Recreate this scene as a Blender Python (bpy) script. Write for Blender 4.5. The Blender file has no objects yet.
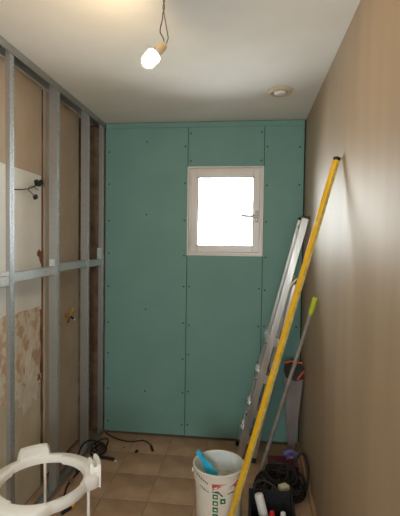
import bpy, bmesh, math, random
from mathutils import Vector, Matrix, noise

random.seed(7)
scene = bpy.context.scene
col = scene.collection

# ------------------------------------------------------------------ camera
F_PX, YAW, PITCH, ROLL, CAM_Z = 418.16, 0.11729, -0.036175, 0.013844, 1.52558
fw = Vector((-math.sin(YAW) * math.cos(PITCH), math.cos(YAW) * math.cos(PITCH), math.sin(PITCH)))
r0 = Vector((math.cos(YAW), math.sin(YAW), 0))
u0 = r0.cross(fw)
RT = r0 * math.cos(ROLL) + u0 * math.sin(ROLL)
UP = -r0 * math.sin(ROLL) + u0 * math.cos(ROLL)
cam_data = bpy.data.cameras.new('camera')
cam_data.sensor_fit = 'HORIZONTAL'
cam_data.sensor_width = 36.0
cam_data.lens = F_PX / 400 * 36.0
cam_data.clip_start = 0.02
cam = bpy.data.objects.new('camera', cam_data)
col.objects.link(cam)
m3 = Matrix((RT, UP, -fw)).transposed()
cam.matrix_world = Matrix.Translation((0, 0, CAM_Z)) @ m3.to_4x4()
scene.camera = cam


def at(x, y, **k):
    """photo pixel -> point where its ray meets the plane X=, Y= or Z="""
    (ax, v), = k.items()
    i = 'XYZ'.index(ax)
    o = Vector((0, 0, CAM_Z))
    d = fw + RT * ((x - 200) / F_PX) - UP * ((y - 258) / F_PX)
    return o + d * ((v - o[i]) / d[i])


# ------------------------------------------------------------------ sky, exposure
world = bpy.data.worlds.new('overcast_sky')
scene.world = world
world.use_nodes = True
bg = world.node_tree.nodes['Background']
bg.inputs['Color'].default_value = (0.95, 0.98, 1.0, 1)
bg.inputs['Strength'].default_value = 24.0
BULB_STRENGTH = 560.0
scene.view_settings.view_transform = 'Standard'
scene.view_settings.look = 'None'
scene.view_settings.gamma = 1.0
scene.view_settings.use_curve_mapping = False
scene.view_settings.exposure = -0.15
scene.cycles.use_denoising = True
scene.cycles.max_bounces = 14
scene.cycles.diffuse_bounces = 8
scene.cycles.transparent_max_bounces = 12
scene.cycles.sample_clamp_indirect = 6.0

# ------------------------------------------------------------------ room numbers
H = 2.45                       # ceiling
D = 3.192                      # face of the green boards
XL, XR = -1.137, 0.4006        # front of metal studs, right wall
XW = -1.262                    # old masonry wall behind the studs
S1, S2 = -0.479, 0.099         # board joints
YB = -1.3                      # wall behind the camera
WX0, WX1, WZ0, WZ1 = -0.476, 0.095, 1.433, 2.103   # window opening


# ------------------------------------------------------------------ materials
def srgb(r, g, b):
    def f(c):
        c /= 255.0
        return c / 12.92 if c <= 0.04045 else ((c + 0.055) / 1.055) ** 2.4
    return (f(r), f(g), f(b), 1)


MATS = {}


def mat(name, c1, c2=None, scale=8.0, rough=0.7, metal=0.0, bump=0.0, bscale=60.0, spec=0.5,
        detail=5.0, stretch=(1, 1, 1), emit=None, rnd=0.0, contrast=(0.35, 0.65), coat=0.0):
    m = bpy.data.materials.new(name)
    m.use_nodes = True
    nt = m.node_tree
    b = nt.nodes['Principled BSDF']
    b.inputs['Roughness'].default_value = rough
    b.inputs['Metallic'].default_value = metal
    b.inputs['Specular IOR Level'].default_value = spec
    b.inputs['Coat Weight'].default_value = coat
    tc = nt.nodes.new('ShaderNodeTexCoord')
    mp = nt.nodes.new('ShaderNodeMapping')
    mp.inputs['Scale'].default_value = stretch
    nt.links.new(tc.outputs['Object'], mp.inputs['Vector'])
    n = nt.nodes.new('ShaderNodeTexNoise')
    n.inputs['Scale'].default_value = scale
    n.inputs['Detail'].default_value = detail
    nt.links.new(mp.outputs['Vector'], n.inputs['Vector'])
    rp = nt.nodes.new('ShaderNodeValToRGB')
    rp.color_ramp.elements[0].position = contrast[0]
    rp.color_ramp.elements[1].position = contrast[1]
    rp.color_ramp.elements[0].color = c1
    rp.color_ramp.elements[1].color = c2 or tuple(min(1, v * 1.12) for v in c1[:3]) + (1,)
    nt.links.new(n.outputs['Fac'], rp.inputs['Fac'])
    out = rp.outputs['Color']
    if rnd:
        oi = nt.nodes.new('ShaderNodeObjectInfo')
        hs = nt.nodes.new('ShaderNodeHueSaturation')
        mr = nt.nodes.new('ShaderNodeMapRange')
        mr.inputs['To Min'].default_value = 1 - rnd
        mr.inputs['To Max'].default_value = 1 + rnd
        nt.links.new(oi.outputs['Random'], mr.inputs['Value'])
        nt.links.new(mr.outputs['Result'], hs.inputs['Value'])
        nt.links.new(out, hs.inputs['Color'])
        out = hs.outputs['Color']
    nt.links.new(out, b.inputs['Base Color'])
    if bump:
        n2 = nt.nodes.new('ShaderNodeTexNoise')
        n2.inputs['Scale'].default_value = bscale
        n2.inputs['Detail'].default_value = 4
        nt.links.new(mp.outputs['Vector'], n2.inputs['Vector'])
        bp = nt.nodes.new('ShaderNodeBump')
        bp.inputs['Strength'].default_value = bump
        bp.inputs['Distance'].default_value = 0.01
        nt.links.new(n2.outputs['Fac'], bp.inputs['Height'])
        nt.links.new(bp.outputs['Normal'], b.inputs['Normal'])
    if emit:
        b.inputs['Emission Color'].default_value = emit[0]
        b.inputs['Emission Strength'].default_value = emit[1]
    MATS[name] = m
    return m


mat('ceiling_paint', srgb(226, 224, 218), srgb(233, 231, 226), 3, 0.85, bump=0.05, bscale=25)
mat('right_paint', srgb(158, 137, 110), srgb(167, 146, 119), 2.0, 0.54, spec=0.9, bump=0.02, bscale=9,
    stretch=(1, 3, 0.4))
mat('green_board', srgb(111, 151, 144), srgb(116, 156, 149), 3.5, 0.75, bump=0.03)
mat('joint_dark', srgb(40, 48, 44), None, 9, 0.9)
mat('masonry', srgb(120, 100, 85), srgb(150, 130, 110), 12, 0.95, bump=0.4)
mat('tan_plaster', srgb(190, 173, 154), srgb(201, 184, 166), 5, 0.9, bump=0.15, bscale=30)
mat('pink_plaster', srgb(140, 112, 96), srgb(176, 148, 126), 14, 0.95, bump=0.5, bscale=45)
mat('red_brick', srgb(98, 66, 52), srgb(130, 92, 74), 14, 0.95, bump=0.4, bscale=45)
mat('white_plaster', srgb(238, 240, 240), srgb(244, 246, 246), 5, 0.9, bump=0.12, bscale=30)
mat('adhesive', srgb(208, 176, 150), srgb(232, 222, 208), 16, 0.95, bump=0.7, bscale=40, contrast=(.42, .56))
mat('adhesive_white', srgb(222, 216, 204), srgb(234, 230, 220), 16, 0.95, bump=0.4, bscale=40)
mat('beige_plaster', srgb(204, 196, 174), srgb(216, 208, 188), 6, 0.9, bump=0.2, bscale=30)
mat('chase_earth', srgb(118, 80, 50), srgb(168, 122, 80), 16, 1.0, bump=0.9, bscale=40, stretch=(1, 1, .4))
mat('tile', srgb(166, 134, 108), srgb(184, 154, 126), 7, 0.62, spec=0.35, bump=0.08, bscale=20, rnd=0.07)
mat('grout', srgb(142, 118, 98), srgb(158, 134, 112), 20, 0.95, bump=0.3)
mat('galvanised', srgb(168, 168, 166), srgb(176, 176, 174), 55, 0.42, metal=0.75, bump=0.05, bscale=260)
mat('galvanised_ribbed', srgb(172, 176, 182), srgb(204, 208, 212), 90, 0.34, metal=0.75, bump=0.4, bscale=150)
mat('galvanised_bright', srgb(196, 202, 206), srgb(212, 218, 222), 60, 0.40, metal=0.35, bump=0.05)
mat('white_pvc', srgb(214, 208, 204), srgb(222, 217, 213), 4, 0.35)
mat('white_bead', srgb(226, 224, 218), None, 6, 0.6)
mat('seal', srgb(60, 60, 60), None, 9, 0.8)
mat('handle_metal', srgb(176, 172, 170), None, 6, 0.3, metal=0.3)
mat('stand_plastic', srgb(246, 245, 240), srgb(249, 248, 244), 5, 0.38, spec=0.5)
mat('bucket_plastic', srgb(222, 216, 202), srgb(232, 227, 215), 9, 0.45)
mat('bucket_inside', srgb(224, 228, 226), srgb(206, 212, 212), 14, 0.6, bump=0.3)
mat('plaster_dregs', srgb(150, 152, 146), srgb(196, 196, 188), 30, 0.9, bump=0.8)
mat('print_red', srgb(186, 70, 66), srgb(205, 110, 100), 30, 0.6)
mat('print_green', srgb(30, 104, 60), srgb(44, 122, 74), 30, 0.6)
mat('print_dark', srgb(62, 58, 56), srgb(96, 90, 84), 40, 0.6)
mat('print_white', srgb(226, 222, 210), None, 20, 0.6)
mat('blue_plastic', srgb(44, 172, 214), srgb(70, 196, 232), 12, 0.4)
mat('yellow_paint', srgb(222, 172, 12), srgb(236, 188, 26), 14, 0.38, spec=0.5)
mat('level_edge', srgb(190, 160, 70), srgb(222, 196, 110), 40, 0.4)
mat('black_plastic', srgb(24, 23, 24), srgb(34, 32, 33), 14, 0.5)
mat('vial', srgb(196, 214, 60), None, 14, 0.15)
mat('aluminium', srgb(180, 178, 174), srgb(206, 204, 200), 22, 0.30, metal=0.8, bump=0.06, stretch=(1, 1, .1))
mat('grey_tube', srgb(150, 148, 140), srgb(172, 170, 162), 22, 0.4, metal=0.4)
mat('lime_plastic', srgb(176, 190, 40), srgb(190, 204, 58), 22, 0.4)
mat('saw_steel', srgb(140, 130, 130), srgb(170, 160, 158), 9, 0.35, metal=0.55, stretch=(1, 1, .3))
mat('orange_rubber', srgb(206, 74, 30), srgb(220, 88, 40), 12, 0.5)
mat('black_rubber', srgb(18, 17, 18), srgb(30, 28, 29), 18, 0.55)
mat('bag_fabric', srgb(24, 23, 26), srgb(38, 36, 40), 60, 0.85, bump=0.4, bscale=200)
mat('maroon_plastic', srgb(96, 30, 36), srgb(112, 38, 44), 12, 0.5)
mat('purple_film', srgb(82, 74, 128), srgb(120, 112, 160), 14, 0.4, bump=0.6, bscale=30)
mat('cream_plastic', srgb(226, 220, 190), srgb(232, 228, 200), 14, 0.45)
mat('white_tube', srgb(228, 226, 220), srgb(236, 234, 230), 14, 0.5)
mat('red_plastic', srgb(188, 36, 34), None, 14, 0.4)
mat('brass', srgb(190, 140, 50), srgb(214, 168, 76), 20, 0.3, metal=0.8)
mat('beige_porcelain', srgb(206, 178, 132), srgb(218, 192, 148), 20, 0.5)
mat('brown_wire', srgb(92, 64, 46), None, 20, 0.5)
mat('grey_wire', srgb(110, 104, 98), None, 20, 0.5)
mat('vent_beige', srgb(196, 178, 152), srgb(206, 190, 166), 12, 0.5)
mat('vent_disc', srgb(228, 226, 220), None, 12, 0.4)
mat('rubble', srgb(104, 84, 70), srgb(170, 150, 130), 30, 0.95, bump=0.6, bscale=60)
mat('timber', srgb(156, 118, 84), srgb(178, 140, 104), 8, 0.8, stretch=(8, .6, 8))
mat('screw_steel', srgb(46, 48, 46), None, 20, 0.5, metal=0.4)
mat('bulb_glow', srgb(255, 238, 210), None, 5, 0.3, emit=((1.0, 0.72, 0.42, 1), BULB_STRENGTH))

g = bpy.data.materials.new('window_glass')
g.use_nodes = True
nt = g.node_tree
nt.nodes.clear()
o_ = nt.nodes.new('ShaderNodeOutputMaterial')
mx = nt.nodes.new('ShaderNodeMixShader')
fr = nt.nodes.new('ShaderNodeFresnel')
fr.inputs['IOR'].default_value = 1.45
tr = nt.nodes.new('ShaderNodeBsdfTransparent')
tr.inputs['Color'].default_value = (0.96, 0.98, 0.97, 1)
gl = nt.nodes.new('ShaderNodeBsdfGlossy')
gl.inputs['Roughness'].default_value = 0.02
nt.links.new(fr.outputs['Fac'], mx.inputs['Fac'])
nt.links.new(tr.outputs['BSDF'], mx.inputs[1])
nt.links.new(gl.outputs['BSDF'], mx.inputs[2])
nt.links.new(mx.outputs['Shader'], o_.inputs['Surface'])
MATS['window_glass'] = g

# ------------------------------------------------------------------ object helpers
WLOC = {}


def setp(o, label=None, cat=None, group=None, kind=None):
    for k, v in (('label', label), ('category', cat), ('group', group), ('kind', kind)):
        if v:
            o[k] = v
    return o


def thing(name, label, cat, loc, group=None, kind=None):
    o = bpy.data.objects.new(name, None)
    o.empty_display_size = 0.05
    col.objects.link(o)
    o.location = loc
    WLOC[o] = Vector(loc)
    return setp(o, label, cat, group, kind)


def link(name, me, parent, loc=None):
    """loc = world position of the mesh origin"""
    o = bpy.data.objects.new(name, me)
    col.objects.link(o)
    w = Vector(loc) if loc is not None else (WLOC[parent] if parent else Vector())
    WLOC[o] = w.copy()
    if parent:
        o.parent = parent
        o.location = w - WLOC[parent]
    else:
        o.location = w
    return o


class MB:
    """collects shapes in world coordinates; build() links them as one mesh object"""

    def __init__(s):
        s.bm = bmesh.new()

    def box(s, lo, hi, bevel=0.0, rot=None):
        lo, hi = Vector(lo), Vector(hi)
        c, d = (lo + hi) / 2, hi - lo
        r = bmesh.ops.create_cube(s.bm, size=1)
        vs = r['verts']
        bmesh.ops.scale(s.bm, vec=d, verts=vs)
        if bevel:
            es = list({e for v in vs for e in v.link_edges})
            rb = bmesh.ops.bevel(s.bm, geom=es, offset=bevel, segments=2, affect='EDGES', profile=0.5)
            vs = list({v for f in rb['faces'] for v in f.verts} | {v for v in vs if v.is_valid})
        if rot is not None:
            bmesh.ops.transform(s.bm, matrix=rot.to_4x4(), verts=vs)
        bmesh.ops.translate(s.bm, vec=c, verts=vs)
        return s

    def obox(s, a, b, u, w, t, bevel=0.0):
        """bar from a to b; u = width direction hint, w width along u, t thickness"""
        a, b = Vector(a), Vector(b)
        z = (b - a).normalized()
        x = (Vector(u) - z * z.dot(Vector(u))).normalized()
        y = z.cross(x)
        rot = Matrix((x, y, z)).transposed()
        L = (b - a).length
        c = (a + b) / 2
        return s.box(c - Vector((w, t, L)) / 2, c + Vector((w, t, L)) / 2, bevel, rot)

    def tube(s, pts, r, n=8, cap=True, closed=False):
        pts = [Vector(p) for p in pts]
        N = len(pts)
        rs = r if isinstance(r, (list, tuple)) else [r] * N
        rings = []
        pn = None
        for i, p in enumerate(pts):
            if closed:
                t = (pts[(i + 1) % N] - pts[i - 1]).normalized()
            else:
                t = (pts[min(i + 1, N - 1)] - pts[max(i - 1, 0)]).normalized()
            if pn is None:
                h = Vector((0, 0, 1)) if abs(t.z) < 0.9 else Vector((1, 0, 0))
                pn = t.cross(h).normalized()
            else:
                q = pn - t * pn.dot(t)
                pn = q.normalized() if q.length > 1e-6 else t.orthogonal().normalized()
            bn = t.cross(pn)
            rings.append([s.bm.verts.new(p + (pn * math.cos(2 * math.pi * k / n) + bn * math.sin(2 * math.pi * k / n)) * rs[i])
                          for k in range(n)])
        M = N if closed else N - 1
        for i in range(M):
            A, B = rings[i], rings[(i + 1) % N]
            for k in range(n):
                s.bm.faces.new((A[k], A[(k + 1) % n], B[(k + 1) % n], B[k]))
        if cap and not closed:
            s.bm.faces.new(list(reversed(rings[0])))
            s.bm.faces.new(rings[-1])
        return s

    def lathe(s, prof, origin=(0, 0, 0), axis=(0, 0, 1), n=32, closed=False):
        """prof: list of (r, h) along axis"""
        ax = Vector(axis).normalized()
        x = ax.orthogonal().normalized()
        y = ax.cross(x)
        o = Vector(origin)
        rings = []
        for r, h in prof:
            if r < 1e-6:
                rings.append([s.bm.verts.new(o + ax * h)])
            else:
                rings.append([s.bm.verts.new(o + ax * h + (x * math.cos(2 * math.pi * k / n) + y * math.sin(2 * math.pi * k / n)) * r)
                              for k in range(n)])
        pairs = list(zip(rings, rings[1:]))
        if closed:
            pairs.append((rings[-1], rings[0]))
        for A, B in pairs:
            for k in range(n):
                k2 = (k + 1) % n
                if len(A) == 1 and len(B) == 1:
                    continue
                if len(A) == 1:
                    s.bm.faces.new((A[0], B[k2], B[k]))
                elif len(B) == 1:
                    s.bm.faces.new((A[k], A[k2], B[0]))
                else:
                    s.bm.faces.new((A[k], A[k2], B[k2], B[k]))
        return s

    def prism(s, poly, v, bevel=0.0):
        """closed polygon (world points) extruded by v"""
        v = Vector(v)
        a = [s.bm.verts.new(Vector(p)) for p in poly]
        b = [s.bm.verts.new(Vector(p) + v) for p in poly]
        n = len(a)
        s.bm.faces.new(a)
        s.bm.faces.new(list(reversed(b)))
        for i in range(n):
            s.bm.faces.new((a[i], b[i], b[(i + 1) % n], a[(i + 1) % n]))
        return s

    def blob(s, c, rad, seed, sub=2, rough=0.35, scale=(1, 1, 1), freq=1.4):
        r = bmesh.ops.create_icosphere(s.bm, subdivisions=sub, radius=1)
        for v in r['verts']:
            d = v.co.normalized()
            k = 1 + rough * noise.noise(d * freq + Vector((seed * 3.1, seed * 1.7, seed)))
            v.co = Vector(c) + Vector((d.x * scale[0], d.y * scale[1], d.z * scale[2])) * rad * k
        return s

    def mesh(s, name, smooth=False, origin=(0, 0, 0)):
        bmesh.ops.recalc_face_normals(s.bm, faces=s.bm.faces)
        me = bpy.data.meshes.new(name)
        bmesh.ops.translate(s.bm, vec=-Vector(origin), verts=s.bm.verts)
        s.bm.to_mesh(me)
        s.bm.free()
        if smooth:
            me.shade_smooth()
            me.set_sharp_from_angle(angle=math.radians(smooth if smooth > 1 else 40))
        return me

    def build(s, name, m, parent=None, smooth=False, label=None, cat=None, group=None, kind=None, base=True):
        if parent:
            org = WLOC[parent]
        elif base:
            xs = [v.co for v in s.bm.verts]
            org = Vector(((min(v.x for v in xs) + max(v.x for v in xs)) / 2,
                          (min(v.y for v in xs) + max(v.y for v in xs)) / 2, min(v.z for v in xs)))
        else:
            org = Vector()
        me = s.mesh(name, smooth, org)
        me.materials.append(MATS[m])
        o = link(name, me, parent, org)
        return setp(o, label, cat, group, kind)


def spline(pts, n=8):
    P = [Vector(p) for p in pts]
    P = [2 * P[0] - P[1]] + P + [2 * P[-1] - P[-2]]
    out = []
    for i in range(1, len(P) - 2):
        for k in range(n):
            t = k / n
            a, b, c, d = P[i - 1], P[i], P[i + 1], P[i + 2]
            out.append(0.5 * ((2 * b) + (-a + c) * t + (2 * a - 5 * b + 4 * c - d) * t * t + (-a + 3 * b - 3 * c + d) * t ** 3))
    out.append(P[-2])
    return out


# ================================================================== SETTING
# floor with tiles
floor = MB().box((XW - .3, YB - .2, -0.12), (XR + .25, D + .3, -0.004)).build('floor', 'grout', kind='structure',
                                                                   label='terracotta beige square tiled floor')
PT = 0.277
tm = MB().box((-PT / 2 + .0025, -PT / 2 + .0025, -.010), (PT / 2 - .0025, PT / 2 - .0025, 0), .0012).mesh('floor_tile', 30)
tm.materials.append(MATS['tile'])
for j in range(15):
    for i in range(-3, 4):
        cx, cy = -0.571 + PT * (i + .5), D - .003 - PT * (j + .5)
        lo, hi = cx - PT / 2, cx + PT / 2
        if lo > XR - .02 or hi < XW:
            continue
        if hi > XR or lo < XW:                       # cut tiles along the walls
            c = MB().box((max(lo, XW) + .0025, cy - PT / 2 + .0025, -.010), (min(hi, XR) - .0025, cy + PT / 2 - .0025, 0), .0012)
            c.build('floor_tile', 'tile', floor)
        else:
            link('floor_tile', tm, floor, (cx, cy, 0))

MB().box((XW - .3, YB - .2, H), (XR + .25, D + .3, H + .12)).build('ceiling', 'ceiling_paint', kind='structure',
                                                               label='plain white painted ceiling')
MB().box((XR, YB, -.004), (XR + .12, D + .28, H)).build('wall_right', 'right_paint', kind='structure',
                                                       label='smooth tan painted wall with a soft sheen')
RX0, RX1, RZ0, RZ1 = -.52, .33, .95, 2.00          # opening added behind the camera to light the green boards
rw = MB().box((XW - .3, YB - .12, -.004), (RX0, YB, H)).box((RX1, YB - .12, -.004), (XR + .12, YB, H))
rw.box((RX0, YB - .12, RZ1), (RX1, YB, H)).box((RX0, YB - .12, -.004), (RX1, YB, RZ0))
rw.build('wall_rear', 'tan_plaster', kind='structure', label='tan wall behind the viewer with a window opening added for light')

# masonry wall behind the boards, with the window opening
wb = MB()
y0, y1 = D + .05, D + .10
wb.box((XW - .02, y0, -.004), (WX0 + .012, y1, H)).box((WX1 - .012, y0, -.004), (XR, y1, H))
wb.box((WX0 + .012, y0, -.004), (WX1 - .012, y1, WZ0 + .012)).box((WX0 + .012, y0, WZ1 - .012), (WX1 - .012, y1, H))
wall_back = wb.build('wall_back', 'masonry', kind='structure', label='end wall clad in green moisture resistant plasterboard')

ZT = 2.408
gap = .0022


def panel(x0, x1, z0, z1, screws, lab=None):
    p = MB().box((x0 + gap, D, z0 + gap), (x1 - gap, D + .013, z1 - gap), .0012).build('drywall_panel', 'green_board', wall_back)
    if lab:
        p['label'] = lab
    for x, z in screws:
        link('screw', screw_me, p, (x, D, z))
    return p


screw_me = MB().lathe([(0, -.0012), (.0062, -.0010), (.0066, 0), (.0066, .0005), (0, .0005)], axis=(0, 1, 0), n=10).mesh('screw', 40)
screw_me.materials.append(MATS['screw_steel'])
zs = [0.10 + .268 * k for k in range(9)]
jit = lambda z: z + random.uniform(-.02, .02)
panel(XL + .005, S1, .012, ZT, [(XL + .035, jit(z)) for z in zs] + [(S1 - .022, jit(z)) for z in zs] +
      [(-.80, z) for z in (.35, 1.0, 1.74, 2.3)])
panel(S1, S2, .012, WZ0, [(S1 + .022, jit(z)) for z in zs if z < WZ0 - .03] + [(S2 - .022, jit(z)) for z in zs if z < WZ0 - .03])
panel(S1, S2, WZ1, ZT, [(S1 + .022, z) for z in (2.15, 2.36)] + [(S2 - .022, z) for z in (2.15, 2.36)])
panel(S2, XR - .008, .012, ZT, [(S2 + .022, jit(z)) for z in zs] + [(XR - .04, jit(z)) for z in zs])
panel(XL + .005, XR - .008, ZT - .003, H - .003, [])
# battens behind the joints close the gaps
bt = MB()
for x in (S1, S2):
    bt.box((x - .02, D + .0135, .01), (x + .02, D + .05, WZ0 - .002)).box((x - .02, D + .0135, WZ1 + .002), (x + .02, D + .05, H - .002))
bt.box((XL, D + .0135, ZT - .02), (XR - .001, D + .05, H - .001))
bt.box((XR - .03, D + .0135, .01), (XR - .001, D + .05, ZT - .03))
bt.build('batten', 'joint_dark', wall_back)

# window
win = thing('window_1', 'small white casement window with bright daylight behind it', None, ((WX0 + WX1) / 2, D + .03, WZ0), kind='structure')


def frame(x0, x1, z0, z1, w, ya, yb, bev=.003):
    b = MB()
    b.box((x0, ya, z0), (x0 + w, yb, z1), bev).box((x1 - w, ya, z0), (x1, yb, z1), bev)
    b.box((x0 + w - .001, ya, z0), (x1 - w + .001, yb, z0 + w), bev).box((x0 + w - .001, ya, z1 - w), (x1 - w + .001, yb, z1), bev)
    return b


frame(WX0 - .004, WX1 + .004, WZ0 - .004, WZ1 + .004, .009, D - .004, D + .049, .001).build('window_trim', 'white_bead', win)
frame(WX0 + .005, WX1 - .005, WZ0 + .005, WZ1 - .005, .045, D + .022, D + .049).build('window_frame', 'white_pvc', win)
sash = frame(WX0 + .022, WX1 - .022, WZ0 + .022, WZ1 - .022, .050, D + .006, D + .085, .005).build('sash', 'white_pvc', win)
frame(WX0 + .071, WX1 - .071, WZ0 + .071, WZ1 - .071, .006, D + .020, D + .05, .002).build('glazing_seal', 'seal', sash)
MB().box((WX0 + .070, D + .034, WZ0 + .070), (WX1 - .070, D + .040, WZ1 - .070)).build('pane', 'window_glass', sash)
hd = MB().box((.038, D - .001, 1.685), (.062, D + .010, 1.775), .004).build('handle', 'handle_metal', win, smooth=40)
MB().tube([(.05, D + .002, 1.729), (.05, D - .030, 1.729)], .008, 10).tube(
    spline([(.056, D - .033, 1.729), (.03, D - .035, 1.730), (-.02, D - .035, 1.731), (-.066, D - .034, 1.733)], 5), .0105, 10).build(
    'lever', 'handle_metal', hd, smooth=40)
hinge = MB()
for z in (1.53, 2.0):
    hinge.tube([(WX0 + .016, D + .004, z - .03), (WX0 + .016, D + .004, z + .03)], .006, 10)
hinge.build('hinge', 'white_pvc', win, smooth=40)
# portals: they only tell the renderer where the sky comes in
def portal(name, loc, sx, sz, rx):
    pl = bpy.data.lights.new(name, 'AREA')
    pl.shape = 'RECTANGLE'
    pl.size, pl.size_y = sx, sz
    pl.cycles.is_portal = True
    po = bpy.data.objects.new(name, pl)
    col.objects.link(po)
    po.location = loc
    po.rotation_euler = (math.radians(rx), 0, 0)


portal('window_portal', ((WX0 + WX1) / 2, D + .12, (WZ0 + WZ1) / 2), WX1 - WX0, WZ1 - WZ0, -90)
portal('added_window_portal', ((RX0 + RX1) / 2, YB - .13, (RZ0 + RZ1) / 2), RX1 - RX0, RZ1 - RZ0, 90)
added_win = thing('added_window', 'white framed window added out of view behind the viewer for light', None, ((RX0 + RX1) / 2, YB - .06, RZ0), kind='structure')  # unseen window, added as a second daylight source for the room
frame(RX0, RX1, RZ0, RZ1, .045, YB - .09, YB - .03).build('window_frame', 'white_pvc', added_win)
MB().box((RX0 + .044, YB - .063, RZ0 + .044), (RX1 - .044, YB - .057, RZ1 - .044)).build('pane', 'window_glass', added_win)

# ---- old left wall: masonry, tan plaster above, stripped zone below, chase beside the second stud
wl = MB().box((XW - .25, YB, -.004), (XW - .02, D + .28, H)).build('wall_left', 'red_brick', kind='structure',
                                                               label='old stripped masonry wall seen between the metal studs')


def ragged(poly, amp, seed, step=.04):
    """subdivide a polygon (in y,z) and shake the points"""
    out = []
    n = len(poly)
    for i in range(n):
        a, b = Vector(poly[i] + (0,)), Vector(poly[(i + 1) % n] + (0,))
        k = max(1, int((b - a).length / step))
        for j in range(k):
            q = a + (b - a) * j / k
            d = Vector((noise.noise(q * 11 + Vector((seed, 0, 0))), noise.noise(q * 11 + Vector((0, seed, 5))), 0))
            out.append((q.x + d.x * amp, q.y + d.y * amp))
    return out


def patch(name, m, poly, x_back, x_face, amp=0.0, seed=1, step=.05, label=None):
    pts = ragged(poly, amp, seed, step) if amp else poly
    p = MB().prism([(x_face, y, z) for y, z in pts], (x_back - x_face, 0, 0)).build(name, m, wl, label=label)
    return p


CH0, CH1 = 2.425, 2.475             # chase
xb = XW - .0205
zw = at(30, 171.5, X=XW)[2]         # top of stripped white zone
za = at(28, 310, X=XW)[2]           # top of tile adhesive zone
zb = at(25, 392, X=XW)[2]           # its lower edge
patch('painted_plaster', 'tan_plaster', [(YB, zw), (CH0, zw), (CH0, H), (YB, H)], xb, XW, label='tan painted plaster')
patch('white_plaster', 'white_plaster', [(YB, za - .02), (CH0 + .005, za - .02), (CH0 + .005, zw - .001), (YB, zw - .001)], xb, XW - .004,
      label='white skim plaster')
patch('tile_adhesive', 'adhesive', [(YB, zb), (CH0 - .01, zb), (CH0 - .01, za), (YB, za)], xb, XW - .002, .015, 3,
      label='pinkish tile adhesive residue')
for k, (yy, zz, rr, sy, sz) in enumerate([(2.265, za - .10, .05, .8, 1.6), (2.28, zb + .13, .055, .8, 2.0), (2.31, zb + .02, .075, 1.2, 1.1), (2.25, zb - .05, .06, 1.0, 1.0),
                                          (2.37, za - .16, .035, .6, 2.2), (2.13, za - .14, .05, .9, 1.8), (1.97, zb + .12, .06, 1, 1.7), (1.80, zb + .18, .06, 1, 1.5),
                                          (2.17, zb + .05, .05, .9, 1.4)]):
    MB().blob((XW - .004, yy, zz), rr, 60 + k, 3, 1.0, (.09, sy, sz), 2.4).build('adhesive_patch', 'adhesive_white', wl)
patch('beige_plaster', 'beige_plaster', [(YB, .0), (CH0 - .004, .0), (CH0 - .004, zb + .02), (YB, zb + .02)], xb, XW - .005, .008, 6,
      label='beige undercoat plaster')
patch('painted_plaster', 'tan_plaster', [(CH1, .03), (2.985, .03), (2.985, H), (CH1, H)], xb, XW - .002, .006, 9,
      label='tan painted plaster')
patch('rough_plaster', 'pink_plaster', [(2.99, .02), (D + .04, .02), (D + .04, 1.33), (2.99, 1.33)], xb, XW - .003, .015, 4,
      label='rough pinkish plaster')
ch = MB()
ch.box((XW - .0201, CH0 - .012, .0), (XW - .016, CH1 + .012, H))
ch.build('wall_chase', 'chase_earth', wl, label='brown chase cut into the wall')
for k, (yy, zz, rr) in enumerate([(2.41, 1.435, .05), (2.43, 1.47, .035), (2.42, 1.0, .03), (2.39, zb + .03, .045)]):
    MB().blob((XW - .012, yy, zz), rr, 20 + k, 2, .8, (.28, 1, 1)).build('chase_break', 'chase_earth', wl)

# low strip along the foot of the right wall
MB().box((XR - .022, .3, 0), (XR, D - .001, .028), .003).build('baseboard_right', 'timber', kind='structure',
                                                             label='low pale strip along the foot of the right wall')

# ================================================================== METAL FRAME
DEP, FL, TH = .050, .037, .0022


def channel(name, label, y0, z0, z1, web_near, cat='stud', group=None, DEP=DEP):
    """C stud; front flange in plane XL, web at the near (camera) or far side"""
    t = thing(name, label, cat, (XL - DEP / 2, y0 + FL / 2, z0), group)
    yw = y0 if web_near else y0 + FL - TH
    MB().box((XL - DEP, yw, z0), (XL, yw + TH, z1)).build('web', 'galvanised', t)
    ya, yb = (y0 + TH, y0 + FL) if web_near else (y0, y0 + FL - TH)
    ylip = y0 + FL - TH if web_near else y0
    f = MB().box((XL - TH, ya, z0), (XL, yb, z1))
    # two pressed ribs along the flange
    f.box((XL, y0 + FL * .28, z0 + .05), (XL + .0012, y0 + FL * .42, z1 - .05)).box((XL, y0 + FL * .58, z0 + .05), (XL + .0012, y0 + FL * .72, z1 - .05))
    f.box((XL - .008, ylip, z0), (XL - TH, ylip + TH, z1)).build('flange', 'galvanised_ribbed', t)
    MB().box((XL - DEP, ya, z0), (XL - DEP + TH, yb, z1)).box((XL - DEP + TH, ylip, z0), (XL - DEP + .008, ylip + TH, z1)).build('flange', 'galvanised', t)
    return t


YS1, YS2, YS3 = 1.880, 2.372, 2.842
GRP = 'galvanised studs of the left frame'
channel('metal_stud', 'galvanised stud nearest the camera at the left edge, in front of white plaster', YS1, .003, H - .003, True, group=GRP, DEP=.022)
channel('metal_stud', 'second galvanised stud, just right of the brown chase in the wall', YS2, .003, H - .003, True, group=GRP)
channel('metal_stud', 'third galvanised stud, between tan plaster and the dark end bay', YS3, .003, H - .003, True, group=GRP)
channel('metal_stud', 'narrow galvanised stud standing against the green boards in the corner', D - .050, .003, H - .003, True, group=GRP, DEP=.030)


def track(name, label, z0, zs_, lips):
    t = thing(name, label, 'metal track', (XL - DEP / 2, 1.2, min(z0, zs_)))
    MB().box((XL - DEP - .004, YB, z0), (XL + .004, D - .002, z0 + .002)).build('web', 'galvanised', t)
    for x in (XL + .002, XL - DEP - .004):
        MB().box((x, YB, lips[0]), (x + .0018, D - .002, lips[1])).build('flange', 'galvanised', t)
    return t


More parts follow.
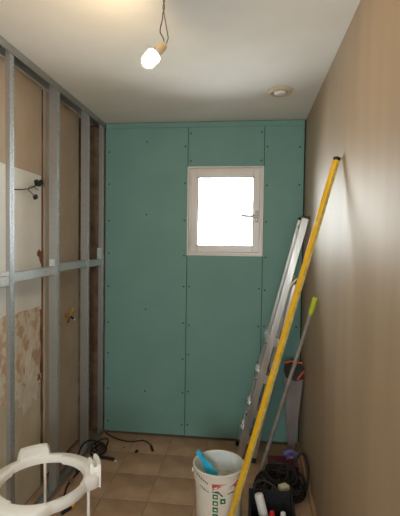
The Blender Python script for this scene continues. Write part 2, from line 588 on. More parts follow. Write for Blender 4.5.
track('ceiling_track', 'galvanised channel along the ceiling carrying the stud tops', H - .0025, H - .04, (H - .040, H - .0025))
track('floor_track', 'galvanised channel along the floor carrying the stud feet', .0005, .0025, (.0025, .034))


def noggin(label, ya, yb, za_, zb_, tab_h, end_tab=True, inset=.004):
    t = thing('metal_noggin', label, 'metal rail', (XL - .02, (ya + yb) / 2, min(za_, zb_) - .024), 'galvanised rails between the studs')
    w = .050
    xf = XL - inset
    P = lambda y, z, x=xf: (x, y, z)
    MB().prism([P(ya, za_ - w / 2), P(yb, zb_ - w / 2), P(yb, zb_ + w / 2), P(ya, za_ + w / 2)], (-.002, 0, 0)).build('web', 'galvanised_bright', t)
    for s in (-1, 1):
        q = s * w / 2
        MB().prism([P(ya, za_ + q), P(yb, zb_ + q), P(yb, zb_ + q, xf - .034), P(ya, za_ + q, xf - .034)], (0, 0, -s * .002)).build('flange', 'galvanised_bright', t)
    if end_tab:
        MB().box((xf - .034, yb - .003, zb_ - w / 2), (xf, yb - .001, zb_ + w / 2 + tab_h)).build('end_tab', 'galvanised_bright', t)
    MB().box((xf - .034, ya + .001, za_ - w / 2), (xf, ya + .003, za_ + w / 2 + .01)).build('end_tab', 'galvanised_bright', t)
    return t


noggin('horizontal rail between the nearest and second studs, crossing white plaster', YS1 + FL, YS2, 1.340, 1.350, .040, inset=.014)
noggin('horizontal rail between the second stud and the third stud', YS2 + FL, YS3, 1.366, 1.368, .0)
noggin('short horizontal rail in the dark end bay by the green boards', YS3 + FL, D - .054, 1.366, 1.366, .085)
noggin('rail running out of the picture at the left edge', 1.35, YS1, 1.326, 1.330, .02)

# ================================================================== CEILING THINGS
vt = thing('ceiling_vent', 'round beige vent fitted in the white ceiling', 'vent', (.167, 2.60, H - .016))
MB().lathe([(.046, -.001), (.048, -.010), (.056, -.016), (.068, -.014), (.077, -.004), (.078, 0), (.05, 0)], (.167, 2.60, H), n=40, closed=False).build(
    'outer_ring', 'vent_beige', vt, smooth=50)
MB().lathe([(0, -.020), (.030, -.019), (.037, -.015), (.038, -.010), (.02, -.006), (0, -.006)], (.167, 2.60, H), n=36).build('disc', 'vent_disc', vt, smooth=50)
MB().tube([(.167, 2.60, H), (.167, 2.60, H - .008)], .006, 10).build('stem', 'vent_disc', vt)
MB().lathe([(0, -.0005), (.046, -.0005), (.046, -.0015), (0, -.0015)], (.167, 2.60, H), n=30).build('throat', 'vent_beige', vt)

# bare bulb
sock = at(162, 47, Y=1.50)
glow = at(154, 60, Y=1.50)
up = Vector((.45, .48, .76)).normalized()
bl = thing('hanging_bulb', 'lit bare bulb hanging by two twisted wires from the ceiling', 'light bulb', (-.33, 1.55, H))
c0 = sock - up * .012
MB().lathe([(0, .034), (.006, .034), (.010, .026), (.015, .022), (.0165, .0), (.0175, -.012), (.016, -.016), (0, -.016)], c0, up, 24).build(
    'socket', 'beige_porcelain', bl, smooth=40)
MB().lathe([(.0, -.016), (.0125, -.016), (.0135, -.026), (.0215, -.036), (.0265, -.042), (.0265, -.044), (0, -.044)], c0, up, 24).build(
    'bulb_base', 'white_pvc', bl, smooth=40)
MB().lathe([(.024, -.044), (.027, -.056), (.0275, -.070), (.025, -.084), (.018, -.095), (.009, -.101), (0, -.1025)], c0, up, 28).build(
    'bulb_glass', 'window_glass', bl, smooth=60)
MB().lathe([(0, -.058), (.012, -.059), (.0190, -.066), (.021, -.075), (.0190, -.085), (.012, -.093), (0, -.095)], c0, up, 20).build(
    'filament', 'bulb_glow', bl, smooth=60)
tp = Vector((-.33, 1.552, H))
tops = c0 + up * .034
split = at(163.5, 14, Y=1.52)
tw1, tw2 = [], []
for k in range(25):
    f = k / 24
    b = tp.lerp(split, f)
    a = f * 6 * math.pi * .5
    o = Vector((math.cos(a), math.sin(a), 0)) * .0026
    tw1.append(b + o)
    tw2.append(b - o)
MB().tube(tw1 + spline([split - Vector((.004, 0, .02)), split + Vector((-.012, 0, -.06)), tops + Vector((-.008, 0, .02)), tops - Vector((.003, 0, .003))], 6), .0022, 6).build(
    'wire', 'brown_wire', bl, smooth=60)
MB().tube(tw2 + spline([split + Vector((.006, 0, -.02)), split + Vector((.012, 0, -.05)), split + Vector((.018, 0, -.085)), tops + Vector((.008, 0, .012)), tops + Vector((.002, 0, -.003))], 6), .0022, 6).build(
    'wire', 'grey_wire', bl, smooth=60)
MB().lathe([(0, 0), (.016, 0), (.015, -.008), (.006, -.012), (0, -.012)], tp, n=16).build('ceiling_plug', 'white_bead', bl, smooth=40)

# ================================================================== RIGHT SIDE TOOLS
# --- folded aluminium stepladder leaning on the right wall
LYN, LYF = 2.885, 3.115
lb = Vector((at(238.5, 452, Y=LYN)[0], 0, 0))
lt = Vector((XR - .030, 0, 1.70))
ld = (lt - lb).normalized()
perp = Vector((ld.z, 0, -ld.x))            # towards the wall / down
lad = thing('stepladder', 'folded aluminium stepladder leaning in the corner beside the green boards', 'ladder', (lb.x, 3.01, 0))
Lh = (Vector((at(293, 284, Y=LYN)[0], 0, at(293, 284, Y=LYN)[2])) - lb).dot(ld)
Lt = (lt - lb).length
for y in (LYN, LYF):
    a = lb + Vector((0, y, .012))
    r = MB().obox(a, lb + ld * Lt + Vector((0, y, 0)), perp, .048, .024, .003).build('rail', 'aluminium', lad)
    MB().obox(a - ld * .010, a + ld * .035, perp, .054, .030, .004).build('rubber_foot', 'black_rubber', r)
    MB().obox(lb + ld * (Lt - .002) + Vector((0, y, 0)), lb + ld * (Lt + .018) + Vector((0, y, 0)), perp, .050, .028, .006).build('end_cap', 'black_plastic', r)
    # rear leg
    h = lb + ld * Lh + perp * .050 + Vector((0, y, 0))
    e = lb + perp * .098 + Vector((0, y, .012)) + ld * .03
    e.z = .010
    g_ = MB().obox(e, h, perp, .032, .020, .003).build('rear_leg', 'aluminium', lad)
    MB().obox(e - (h - e).normalized() * .006, e + (h - e).normalized() * .03, perp, .038, .026, .003).build('rubber_foot', 'black_rubber', g_)
    mid = e.lerp(h, .46)
    MB().tube([mid + Vector((0, -.016, 0)), mid + Vector((0, .016, 0))], .009, 12).build('rivet', 'black_plastic', g_)
    hb = lb + ld * (Lh - .02) + Vector((0, y - .016, 0))
    MB().tube(spline([hb + perp * .02, hb + perp * .045 + ld * .05, hb + perp * .06 + ld * .06, hb + perp * .066 + ld * .0], 5), .008, 8).build('hinge_bracket', 'aluminium', lad, smooth=40)
MB().obox(lb + ld * (Lt - .05) + Vector((0, LYN, 0)), lb + ld * (Lt - .05) + Vector((0, LYF, 0)), perp, .035, .022, .004).build('top_bar', 'aluminium', lad)
MB().obox(lb + perp * .085 + ld * .25 + Vector((0, LYN, 0)), lb + perp * .085 + ld * .25 + Vector((0, LYF, 0)), ld, .03, .015, .003).build('rear_brace', 'aluminium', lad)
for px, py in ((269, 342), (260.5, 379), (252, 414), (246, 440)):
    s = at(px, py, Y=LYN)
    L = (s - lb - Vector((0, LYN, 0))).dot(ld)
    c = lb + ld * L + perp * .010
    st = MB()
    st.obox(c + Vector((0, LYN + .0125, 0)), c + Vector((0, LYF - .0125, 0)), perp + ld * .25, .105, .022, .003)
    s_ = st.build('step', 'aluminium', lad)
    for y in (LYN - .0135, LYF + .0135):
        pts = [c + perp * q + ld * w for q, w in ((-.052, -.018), (.052, -.018), (.047, .012), (.034, .042), (-.034, .042), (-.047, .012))]
        MB().prism([p + Vector((0, y - .0012, 0)) for p in pts], (0, .0024, 0)).build('step_bracket', 'aluminium', s_)
    for q in (-.044, .044):
        MB().tube([c + perp * q - ld * .008 + Vector((0, LYN - .017, 0)), c + perp * q - ld * .008 + Vector((0, LYN - .012, 0))], .006, 10).build('rivet', 'black_plastic', s_)

# --- long yellow level leaning on the right wall
lvl_t = Vector((XR - .017, 1.945, 1.918))
lvl_b = Vector((-.128, 1.905, .008))
vdir = (lvl_t - lvl_b).normalized()
wdir = Vector((0.55, -.83, 0))
wdir = (wdir - vdir * vdir.dot(wdir)).normalized()
tdir = vdir.cross(wdir)
lev = thing('spirit_level', 'long yellow spirit level leaning against the tan wall behind the bucket front', 'level', lvl_b)
lev['label'] = 'long yellow spirit level leaning on the tan wall, foot beside the white bucket'
MB().obox(lvl_b + vdir * .012, lvl_t - vdir * .012, wdir, .027, .020, .003).build('body', 'yellow_paint', lev)
for s in (-1, 1):
    MB().obox(lvl_b + vdir * .03 + wdir * s * .0138, lvl_t - vdir * .03 + wdir * s * .0138, wdir, .0012, .016, 0).build('edge_strip', 'level_edge', lev)
MB().obox(lvl_b, lvl_b + vdir * .016, wdir, .029, .022, .003).build('end_cap', 'black_plastic', lev)
MB().obox(lvl_t - vdir * .016, lvl_t, wdir, .029, .022, .003).build('end_cap', 'black_plastic', lev)
for f in (.15, .5, .85):
    c = lvl_b.lerp(lvl_t, f)
    v = MB().obox(c - vdir * .030, c + vdir * .030, wdir, .020, .0212, .003).build('vial_housing', 'level_edge', lev)
    MB().tube([c - wdir * .010 + tdir * .008, c + wdir * .010 + tdir * .008], .0045, 10).build('vial', 'vial', v)

# --- grey pole with lime grip
pt = Vector((XR - .017, 2.465, 1.215))
pb = Vector((.080, 2.665, .006))
pd = (pt - pb).normalized()
pole = thing('broom_pole', 'slim grey pole with a lime green grip leaning on the tan wall', 'pole', pb)
MB().tube([pb + pd * .0, pt - pd * .09], .0115, 14).build('shaft', 'grey_tube', pole, smooth=40)
MB().lathe([(0, 0), (.013, 0), (.0155, .006), (.0165, .05), (.0155, .09), (.0165, .098), (.0145, .104), (0, .106)], pt - pd * .10, pd, 16).build(
    'grip', 'lime_plastic', pole, smooth=40)
MB().lathe([(0, 0), (.014, 0), (.014, .03), (.012, .034), (0, .034)], pb, pd, 14).build('end_cap', 'black_plastic', pole, smooth=40)

# --- hand saw standing against the wall near the corner
YS = 2.965
saw = thing('hand_saw', 'hand saw with orange rimmed black handle standing tip down by the wall', 'saw', (.33, YS, 0))
T = lambda x, z, y=YS: Vector((x, y, z))
MB().prism([T(.262, .60), T(.388, .595), T(.338, .05), T(.310, .008), T(.298, .012)], (0, .0025, 0)).build('blade', 'saw_steel', saw)
hnd = MB().prism([T(.262, .685, YS - .010), T(.300, .700, YS - .010), T(.378, .690, YS - .010), T(.394, .665, YS - .010), T(.394, .585, YS - .010), T(.34, .565, YS - .010),
                  T(.270, .590, YS - .010), T(.258, .630, YS - .010)], (0, .022, 0)).build('handle', 'black_plastic', saw)
MB().tube([T(.260, .690, YS), T(.300, .703, YS), T(.380, .692, YS)], .008, 8).tube([T(.350, .575, YS), T(.372, .610, YS), T(.396, .640, YS)], .0125, 8).build(
    'handle_rim', 'orange_rubber', hnd, smooth=40)
teeth = MB()
N = 40
for k in range(N):
    a, b = T(.388, .595).lerp(T(.338, .05), k / N), T(.388, .595).lerp(T(.338, .05), (k + 1) / N)
    teeth.prism([a, b, (a + b) / 2 + Vector((.0045, 0, 0))], (0, .0025, 0))
teeth.build('teeth', 'saw_steel', saw)

# ================================================================== BUCKET
BC = Vector((-.136, 2.110, 0))
BH, BR = .40, .133
bk = thing('bucket', 'white plastic plaster bucket with red and green print on the tiled floor', 'bucket', BC)


def body_r(z):
    return .108 + (.121 - .108) * z / .33


MB().lathe([(0, .0), (.105, 0), (.108, .006), (body_r(.33), .33), (BR - .003, .334), (BR - .002, .386), (BR, .390), (BR, .398), (BR - .003, BH), (BR - .007, BH),
            (BR - .009, .394), (.119, .33), (.104, .012), (0, .012)], BC, n=56).build('body', 'bucket_plastic', bk, smooth=35)
MB().lathe([(0, .0125), (.1035, .0125), (.1182, .33), (BR - .0095, .393), (BR - .0100, .393), (.1172, .329), (.1025, .018), (0, .018)], BC, n=56).build(
    'lining', 'bucket_inside', bk, smooth=35)
dr = MB().lathe([(0, .305), (.04, .315), (.08, .308), (.1155, .300), (.1155, .28), (0, .28)], BC, n=40)
for v in dr.bm.verts:
    v.co.z += .012 * noise.noise(v.co * 25)
dr.build('plaster_residue', 'plaster_dregs', bk, smooth=60)
face = math.atan2(-BC.y, -BC.x)      # towards the camera


def wrap(polys, name, m, lift=.0006):
    """flat print wrapped round the bucket; polys in photo pixels"""
    b = MB()
    for poly in polys:
        # subdivide in a small grid by fan of quads
        vs = []
        n = len(poly)
        pts = []
        for i in range(n):
            p, q = Vector(poly[i]), Vector(poly[(i + 1) % n])
            k = max(1, int((q - p).length / 1.5))
            pts += [p.lerp(q, j / k) for j in range(k)]

        def P(pp, l):
            x, y = pp
            z = .394 - (y - 478.5) * .00485
            rr = body_r(z) if z < .333 else BR - .0025
            a = face + math.asin(max(-.98, min(.98, (x - 219.5 + (y - 480) * .012) / (rr * 199))))
            rr += l
            return BC + Vector((rr * math.cos(a), rr * math.sin(a), z))
        c = sum((Vector(p) for p in pts), Vector((0, 0))) / len(pts)
        cv = b.bm.verts.new(P(c, lift))
        vv = [b.bm.verts.new(P(p, lift)) for p in pts]
        for i in range(len(vv)):
            b.bm.faces.new((cv, vv[i], vv[(i + 1) % len(vv)]))
    return b.build(name, m, bk)


rect = lambda x0, y0, x1, y1: [(x0, y0), (x1, y0), (x1, y1), (x0, y1)]
for q_ in ([(213, 486), (227, 485.6), (219, 490), (213.5, 494)], [(228, 491), (238, 484.5), (241, 487), (232, 492.5)], [(241, 484), (243, 483), (243, 489), (238, 493)]):
    wrap([q_], 'print_red', 'print_red')
for q_, k_ in ((rect(213.6, 497.5, 218.8, 502.6), rect(215, 499.2, 217.6, 501)), (rect(213.6, 504.4, 218.8, 509.4), rect(215, 506, 217.6, 508.2)),
               (rect(213.6, 511, 218.8, 516.4), rect(215, 513, 217.6, 514.8)), (rect(221, 501.8, 226.2, 507.4), rect(222.8, 504, 224.6, 505.6)),
               (rect(213.6, 518, 218.8, 523.5), rect(215, 520, 217.6, 522))):
    wrap([q_], 'print_green', 'print_green')
    wrap([k_], 'print_mark', 'print_white', .0011)
words = []
for k in range(6):
    x = 198.2 + k * 1.9
    y = 480.8 + k * .95
    words.append([(x, y), (x + 1.3, y + .6), (x + 1.3, y + 2.3), (x, y + 1.7)])
words += [[(199, 490.5), (205, 494.6), (210, 496.2), (210, 497), (205, 495.4), (199, 491.4)], [(228, 497), (233, 496), (238, 497), (238, 498.2), (233, 497.4), (228, 498)],
          [(205, 476.6), (207, 479.8), (206, 480), (204.4, 477)], [(213, 495), (219, 494), (224, 499), (223, 500), (218, 495.4), (213, 496)]]
wrap(words, 'print_lettering', 'print_dark')
# bail ears and handle hanging at the far side
for s in (-1, 1):
    a = face + s * math.radians(86)
    e = BC + Vector((math.cos(a), math.sin(a), 0)) * (BR - .002) + Vector((0, 0, .362))
    MB().tube([e, e + Vector((math.cos(a), math.sin(a), 0)) * .007], .011, 12).build('handle_ear', 'bucket_plastic', bk, smooth=40)
hp = []
for k in range(25):
    f = k / 24
    a = face + math.radians(-86) - math.radians(188) * f
    z = .362 - .11 * math.sin(math.pi * f)
    rr = BR + .008
    hp.append(BC + Vector((math.cos(a) * rr, math.sin(a) * rr, z)))
MB().tube(hp, .0025, 6).build('bail_handle', 'grey_wire', bk, smooth=60)

# blue scraper inside the bucket
bt_ = at(197.5, 450.5, Y=2.13)
b1 = at(210, 470, Y=2.10)
bdir = (b1 - bt_).normalized()
scr = thing('plastic_scraper', 'bright blue plastic scraper leaning inside the white bucket', 'scraper', bt_ + bdir * .24)
wv = Vector((1, -.25, 0.1))
wv = (wv - bdir * bdir.dot(wv)).normalized()
tv = bdir.cross(wv)


def sl(prof, th):
    L = [bt_ + bdir * h - wv * w for h, w in prof] + [bt_ + bdir * h + wv * w for h, w in reversed(prof)]
    return MB().prism([p - tv * th / 2 for p in L], tv * th)


hE = (bt_.z - .332) / -bdir.z            # blade ends on the plaster residue
scr.location = bt_ + bdir * hE
WLOC[scr] = bt_ + bdir * hE
sl([(.045, .009), (.062, .015), (.085, .022), (hE - .02, .026), (hE, .026)], .006).build('blade', 'blue_plastic', scr)
sl([(0, .007), (.010, .013), (.03, .011), (.05, .012)], .014).build('grip', 'blue_plastic', scr)

# ================================================================== RING STAND (white plastic)
RC = Vector((-.870, 1.682, 0))
RH = .50
RO, RI = .238, .172
st = thing('ring_stand', 'white plastic ring stand on thin legs beside the studs', 'stand', RC)
A_T = math.radians(127)      # back tab
A_R = math.radians(30)       # right tab
rb = bmesh.new()
NS = 144
prev = None
first = None
for k in range(NS):
    a = 2 * math.pi * k / NS
    dd = (a - A_T + math.pi) % (2 * math.pi) - math.pi
    df = (a - A_T) % math.pi
    ri = RI
    sec = (a - A_R) % (math.pi)
    if abs(dd) < math.radians(38) or abs(abs(dd) - math.pi) < math.radians(50):
        ri = RI + .012
    d = Vector((math.cos(a), math.sin(a), 0))
    # the band narrows between the right tab and the front
    dg = math.degrees((a - A_R + math.pi) % (2 * math.pi) - math.pi)
    e0 = min(1, max(0, (-dg - 17) / 14)) * min(1, max(0, (100 + dg) / 20))
    ro = RO - .043 * (3 * e0 * e0 - 2 * e0 ** 3)
    prof = [(ro - .004, -.050), (ro, -.046), (ro, -.012), (ro - .006, -.006), (ro - .016, -.002), (ri + .014, .004), (ri + .005, .002), (ri, -.006),
            (ri, -.030), (ri + .005, -.030), (ri + .006, -.008), (ro - .010, -.014), (ro - .010, -.050)]
    ring = [rb.verts.new(RC + d * r + Vector((0, 0, RH + z))) for r, z in prof]
    if prev:
        for i in range(len(ring)):
            j = (i + 1) % len(ring)
            rb.faces.new((prev[i], prev[j], ring[j], ring[i]))
    else:
        first = ring
    prev = ring
for i in range(len(first)):
    j = (i + 1) % len(first)
    rb.faces.new((prev[i], prev[j], first[j], first[i]))
x = MB()
x.bm.free()
x.bm = rb
x.build('ring', 'stand_plastic', st, smooth=50)


def arc_tab(a0, a1, r_in, r_out, z0, z1, name, round_=True):
    """raised curved tab with sloped ends"""
    b = MB()
    n = 18
    rings = []
    for k in range(n + 1):
        f = k / n
        a = a0 + (a1 - a0) * f
        e = min(1, min(f, 1 - f) / .12)
        zt = z0 + (z1 - z0) * (math.sin(e * math.pi / 2) ** .6 if round_ else 1)
        d = Vector((math.cos(a), math.sin(a), 0))
        rings.append([b.bm.verts.new(RC + d * r + Vector((0, 0, RH + z))) for r, z in
                      ((r_in, z0), (r_in + .002, zt - .004), (r_in + .007, zt), (r_out - .006, zt), (r_out, zt - .006), (r_out, z0))])
    for A, B in zip(rings, rings[1:]):
        for i in range(6):
            j = (i + 1) % 6
            b.bm.faces.new((A[i], A[j], B[j], B[i]))
    b.bm.faces.new(rings[0])
    b.bm.faces.new(list(reversed(rings[-1])))
    return b.build(name, 'stand_plastic', st, smooth=45)


arc_tab(A_T - math.radians(19), A_T + math.radians(19), RO - .036, RO - .001, -.008, .046, 'raised_tab')
arc_tab(A_R - math.radians(16), A_R + math.radians(16), RO - .012, RO + .008, -.055, .040, 'raised_tab')
arc_tab(A_R - math.radians(12), A_R + math.radians(12), RO - .042, RO - .024, -.010, .038, 'raised_tab')
for s in (-8, 8):
    a = A_R + math.radians(s)
    d = Vector((math.cos(a), math.sin(a), 0))
    q = RC + d * (RO - .026) + Vector((0, 0, RH + .006))
    MB().obox(q, q + d * .018, (0, 0, 1), .03, .005, .001).build('tab_rib', 'stand_plastic', st)
lgs = [at(44, 470, Z=RH - .02), at(95.5, 484, Z=RH - .02)]
for p in lgs + [2 * RC + Vector((0, 0, 2 * (RH - .02))) - q for q in lgs]:
    d = Vector((p.x - RC.x, p.y - RC.y, 0)).normalized() * .200
    q = RC + d
    MB().tube([(q.x, q.y, .006), (q.x, q.y, RH - .006)], .0065, 12).build('leg', 'stand_plastic', st, smooth=40)
    MB().lathe([(0, 0), (.011, 0), (.011, .012), (.0075, .026), (0, .026)], (q.x, q.y, 0), n=14).build('foot_cap', 'black_rubber', st, smooth=40)

# ================================================================== PILE BY THE RIGHT WALL
# open black tool bag
bx0, bx1, by0, by1, bh = .020, .255, 2.02, 2.27, .185
bag = thing('tool_bag', 'open black fabric tool bag standing right of the white bucket', 'bag', ((bx0 + bx1) / 2, (by0 + by1) / 2, 0))
w = .012
MB().box((bx0, by0, 0), (bx1, by1, .012), .003).build('bottom', 'bag_fabric', bag)
MB().box((bx0, by0, .008), (bx0 + w, by1, bh), .004).build('side', 'bag_fabric', bag)
MB().box((bx1 - w, by0, .008), (bx1, by1, bh - .01), .004).build('side', 'bag_fabric', bag)
MB().box((bx0 + w - .002, by0, .008), (bx1 - w + .002, by0 + w, bh - .015), .004).build('front', 'bag_fabric', bag)
MB().box((bx0 + w - .002, by1 - w, .008), (bx1 - w + .002, by1, bh), .004).build('back', 'bag_fabric', bag)
hp = spline([(bx0 + .03, by1 - .006, bh - .01), (bx0 + .035, by1 + .012, bh + .02), (bx0 + .08, by1 + .03, bh + .03), (bx0 + .14, by1 + .02, bh + .005), (bx0 + .15, by1 - .004, bh - .02)], 6)
MB().tube(hp, .008, 8).build('carry_handle', 'black_rubber', bag, smooth=60)
# things in the bag
ct = at(258.5, 494, Y=2.16)
cb = Vector((.125, 2.12, .024))
cd = (ct - cb).normalized()
cart = thing('sealant_cartridge', 'white sealant cartridge sticking up out of the black tool bag', 'cartridge', cb)
Lc = (ct - cb).length
MB().lathe([(0, 0), (.021, 0), (.0235, .004), (.0235, Lc - .01), (.021, Lc), (.0, Lc)], cb, cd, 24).build('tube', 'white_tube', cart, smooth=40)
MB().lathe([(0, Lc - .001), (.015, Lc - .001), (.015, Lc + .003), (0, Lc + .003)], cb, cd, 20).build('plunger', 'white_bead', cart, smooth=40)


def screwdriver(label, base, tip, m):
    b, t = Vector(base), Vector(tip)
    d = (t - b).normalized()
    L = (t - b).length
    r = thing('screwdriver', label, 'screwdriver', b)
    MB().tube([b, b + d * (L - .085)], .003, 8).build('shaft', 'grey_tube', r, smooth=40)
    h = L - .095
    MB().lathe([(0, h), (.009, h), (.011, h + .02), (.014, h + .04), (.015, h + .075), (.012, h + .092), (0, h + .095)], b, d, 10).build('handle', m, r, smooth=50)


screwdriver('red handled screwdriver standing in the black tool bag', (.14, 2.07, .0125), at(272, 511, Y=2.07), 'red_plastic')
screwdriver('pale blue handled screwdriver standing in the black tool bag', (.20, 2.08, .0125), at(283, 512, Y=2.08), 'white_tube')

# coil of thick black cable with cream plug
coil = thing('cable_coil', 'messy coil of thick black cable heaped on the floor by the wall', 'cable', (.215, 2.52, 0))
cp = []
NT = 7
for k in range(NT * 22):
    f = k / (NT * 22)
    a = f * NT * 2 * math.pi
    rr = .105 + .03 * math.sin(a * .37 + 1.0) + .016 * math.sin(a * 1.31)
    z = .012 + .085 * f + .014 * (1 + math.sin(a * 2.3)) * f
    cp.append(Vector((.215 + rr * 1.12 * math.cos(a) + .015 * math.sin(a * .21), 2.525 + rr * 1.05 * math.sin(a) + .02 * math.sin(a * .17), z)))
cp += spline([cp[-1], (.30, 2.60, .17), (.355, 2.63, .22), (.375, 2.56, .17), (.360, 2.47, .09), (.32, 2.42, .13)], 8)[1:]
MB().tube(cp, .0085, 7).build('cable', 'black_rubber', coil, smooth=60)
cp2 = []
for k in range(3 * 22):
    f = k / 66
    a = f * 6 * math.pi + 1
    cp2.append(Vector((.20 + (.075 + .02 * math.sin(a * .6)) * math.cos(a), 2.54 + (.08 + .02 * math.cos(a * .7)) * math.sin(a), .10 + .05 * f + .025 * math.sin(a))))
MB().tube(cp2, .0075, 7).build('cable', 'black_rubber', coil, smooth=60)
q = at(283.5, 487, Z=.125)
MB().box((q.x - .028, q.y - .03, q.z - .010), (q.x + .028, q.y + .012, q.z + .018), .006, Matrix.Rotation(.6, 3, 'Z')).build('plug', 'cream_plastic', coil)
MB().tube(spline([q + Vector((.0, .01, 0)), q + Vector((-.02, .05, .0)), (.20, 2.55, .15), cp2[-1]], 6), .005, 7).build('cable', 'black_rubber', coil, smooth=60)

# maroon tool case behind the coil
mc = thing('tool_case', 'dark maroon plastic tool case on the floor behind the cable coil', 'case', (.245, 2.755, 0))
MB().box((.145, 2.70, 0), (.345, 2.81, .075), .008).build('base', 'maroon_plastic', mc)
MB().box((.147, 2.702, .077), (.343, 2.808, .105), .008).build('lid', 'maroon_plastic', mc)
MB().tube(spline([(.20, 2.70, .07), (.20, 2.683, .07), (.245, 2.68, .07), (.29, 2.683, .07), (.29, 2.70, .07)], 4), .006, 8).build('handle', 'black_plastic', mc, smooth=60)
for xx in (.175, .315):
    MB().box((xx - .012, 2.695, .06), (xx + .012, 2.702, .095), .002).build('latch', 'black_plastic', mc)

# purple crumpled plastic on the case
pq = at(290, 449, Y=2.765)
cr = MB().blob((pq.x, 2.765, .105 + .026), .042, 31, 3, .7, (1.15, .75, .62), 2.6)
lo = min(v.co.z for v in cr.bm.verts)
for v in cr.bm.verts:
    v.co.z += .1052 - lo
cr.build('plastic_wrap', 'purple_film', None, label='crumpled purple plastic wrap lying on the maroon case', cat='plastic wrap')

# ================================================================== LEFT SIDE SMALL THINGS
wa = at(14.5, 189.5, X=XW + .004)
jn = at(27, 189, X=XW + .03)
e1 = at(40, 183, X=XW + .03)
e2 = at(35.5, 197, X=XW + .035)
wr = thing('wall_wire', 'dark electrical wires with black connectors poking out of the white plaster', 'wire', wa)
MB().tube(spline([wa + Vector((-.006, -.03, .0)), wa + Vector((.01, 0, 0)), jn, jn.lerp(e1, .5) + Vector((0, 0, -.004)), e1], 6), .0035, 6).build('wire', 'black_rubber', wr, smooth=60)
MB().tube(spline([jn - Vector((0, .02, 0)), jn + Vector((.003, .01, -.004)), e2], 6), .003, 6).build('wire', 'grey_wire', wr, smooth=60)
MB().tube(spline([jn, jn + Vector((.01, .03, .02)), at(38, 190, X=XW + .03)], 6), .002, 6).build('wire', 'brown_wire', wr, smooth=60)
for e, sz in ((e1, (.010, .026, .013)), (at(36.5, 182.5, X=XW + .032), (.009, .012, .016)), (e2, (.009, .014, .012))):
    MB().box(e - Vector(sz), e + Vector(sz), .004, Matrix.Rotation(.5, 3, 'X')).build('connector', 'black_plastic', wr)

pp = at(66, 316, X=XW + .004)
pf = thing('pipe_stub', 'brass pipe stub with fittings sticking out of the tan wall', 'pipe', pp)
MB().tube([pp + Vector((-.008, 0, .0)), pp + Vector((.035, 0, .004))], .011, 12).build('pipe', 'brass', pf, smooth=40)
MB().tube(spline([pp + Vector((.028, 0, .002)), pp + Vector((.036, .012, .025)), pp + Vector((.034, .028, .055))], 5), .007, 10).build('bent_tail', 'brass', pf, smooth=50)
MB().tube(spline([pp + Vector((.030, 0, .0)), pp + Vector((.034, -.025, -.016)), pp + Vector((.030, -.04, -.040))], 5), .006, 10).build('bent_tail', 'brown_wire', pf, smooth=50)
MB().tube([pp + Vector((.032, .004, -.004)), pp + Vector((.040, .03, -.022))], .008, 8).build('plug', 'black_plastic', pf, smooth=40)
MB().tube([pp + Vector((.040, .028, -.021)), pp + Vector((.043, .042, -.030))], .009, 8).build('white_tip', 'white_tube', pf, smooth=40)


def gp(x, y, z=.004):
    p = at(x, y, Z=z)
    return Vector((p.x, p.y, z))


# cables on the floor in the far left corner
MB().tube(spline([gp(106, 432.8, .006) + Vector((0, -.0, .0)), gp(112, 436.5, .005), gp(121, 440, .005), gp(131, 441.5, .005), gp(143, 440.5, .006), gp(149, 443.5, .006), gp(152, 447, .009)], 8), .0045, 6).tube(
    [gp(151, 446, .011), gp(152.5, 450.5, .011)], .010, 8).build('floor_cable', 'black_rubber', None, smooth=60,
    label='thin black cable lying along the foot of the green boards', cat='cable')
MB().tube(spline([gp(97, 459, .007), gp(100, 457.5, .007), gp(107, 458, .008), gp(114, 459.5, .007)], 6), [.006] * 7 + [.012] * 12, 8).build(
    'floor_cable', 'black_rubber', None, smooth=60, label='short thick black cable end on the tiles near the ring stand', cat='cable')
lc = gp(87, 450, .01)
lc.x = max(lc.x, XL + .085)
pts = []
for k in range(80):
    a = k / 80 * 8 * math.pi
    rr = .05 + .022 * math.sin(a * .43)
    pts.append(Vector((lc.x + rr * math.cos(a) * .8, lc.y + rr * 1.3 * math.sin(a), .008 + .055 * k / 80 + .012 * (1 + math.sin(a * 1.7)) * k / 80)))
cbn = thing('cable_bundle', 'small black cable bundle on the floor at the foot of the studs', 'cable', lc)
MB().tube(pts, .0065, 6).build('cable', 'black_rubber', cbn, smooth=60)
LX = XL + .03
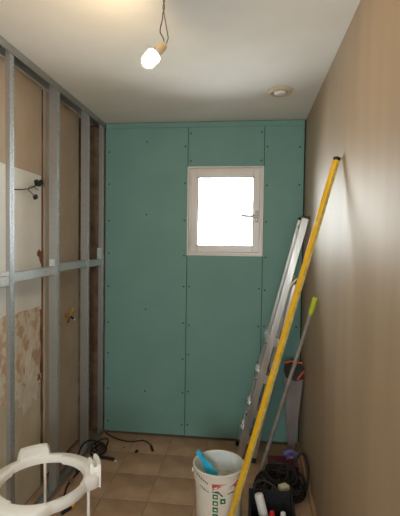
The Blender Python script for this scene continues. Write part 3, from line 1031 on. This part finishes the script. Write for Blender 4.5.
MB().tube(spline([pts[0], (LX + .03, lc.y - .17, .008), (LX + .01, 2.45, .008), (LX + .04, 2.3, .008), (LX + .02, 2.12, .008)], 8), .0065, 6).build('cable_tail', 'black_rubber', cbn, smooth=60)
MB().tube(spline([pts[-1], (LX + .02, lc.y - .05, .11), (LX - .005, lc.y - .16, .13), (LX - .005, lc.y - .26, .07), (LX + .01, lc.y - .30, .008)], 8), .006, 6).build('cable_loop', 'black_rubber', cbn, smooth=60)

for k, (px, py, r_) in enumerate(((136.5, 452.5, .014), (115.5, 462, .009), (124, 448, .008), (92, 464, .016), (76, 472, .02), (97, 447, .012), (71, 483, .022))):
    p = at(px, py, Z=0)
    b = MB().blob((p.x, p.y, r_ * .6), r_, 40 + k, 1, .8, (1, 1, .7), 2)
    lo = min(v.co.z for v in b.bm.verts)
    for v in b.bm.verts:
        v.co.z -= lo
    b.build('rubble_chunk', 'black_rubber' if k == 0 else ('white_tube' if k == 1 else 'rubble'), None,
            label=['small dark lump lying on the tiles before the green boards', 'tiny white crumb on the tiles right of the ring stand',
                   'smallest brown rubble crumb, nearest the green boards', 'brown rubble chunk just left of the short thick cable end',
                   'brown rubble chunk between the ring stand and the cable bundle', 'brown rubble chunk behind the small cable bundle',
                   'largest brown rubble chunk, at the rim of the ring stand'][k],
            cat='rubble', group='plaster rubble on the floor')

# screwdriver with black and yellow handle under the ring stand
a, b = gp(74, 504, .014), gp(60, 515, .014)
d = (b - a).normalized()
sd = thing('screwdriver', 'black and yellow screwdriver lying on the floor under the ring stand', 'screwdriver', a)
MB().lathe([(0, 0), (.010, .001), (.014, .01), (.014, .03), (.0135, .032), (0, .032)], a, d, 14).build('handle', 'yellow_paint', sd, smooth=50)
MB().lathe([(0, .032), (.0138, .032), (.0125, .06), (.010, .075), (.011, .09), (.006, .10), (0, .10)], a, d, 14).build('handle_grip', 'black_plastic', sd, smooth=50)
MB().tube([a + d * .098, a + d * .20], .003, 8).build('shaft', 'grey_tube', sd, smooth=40)
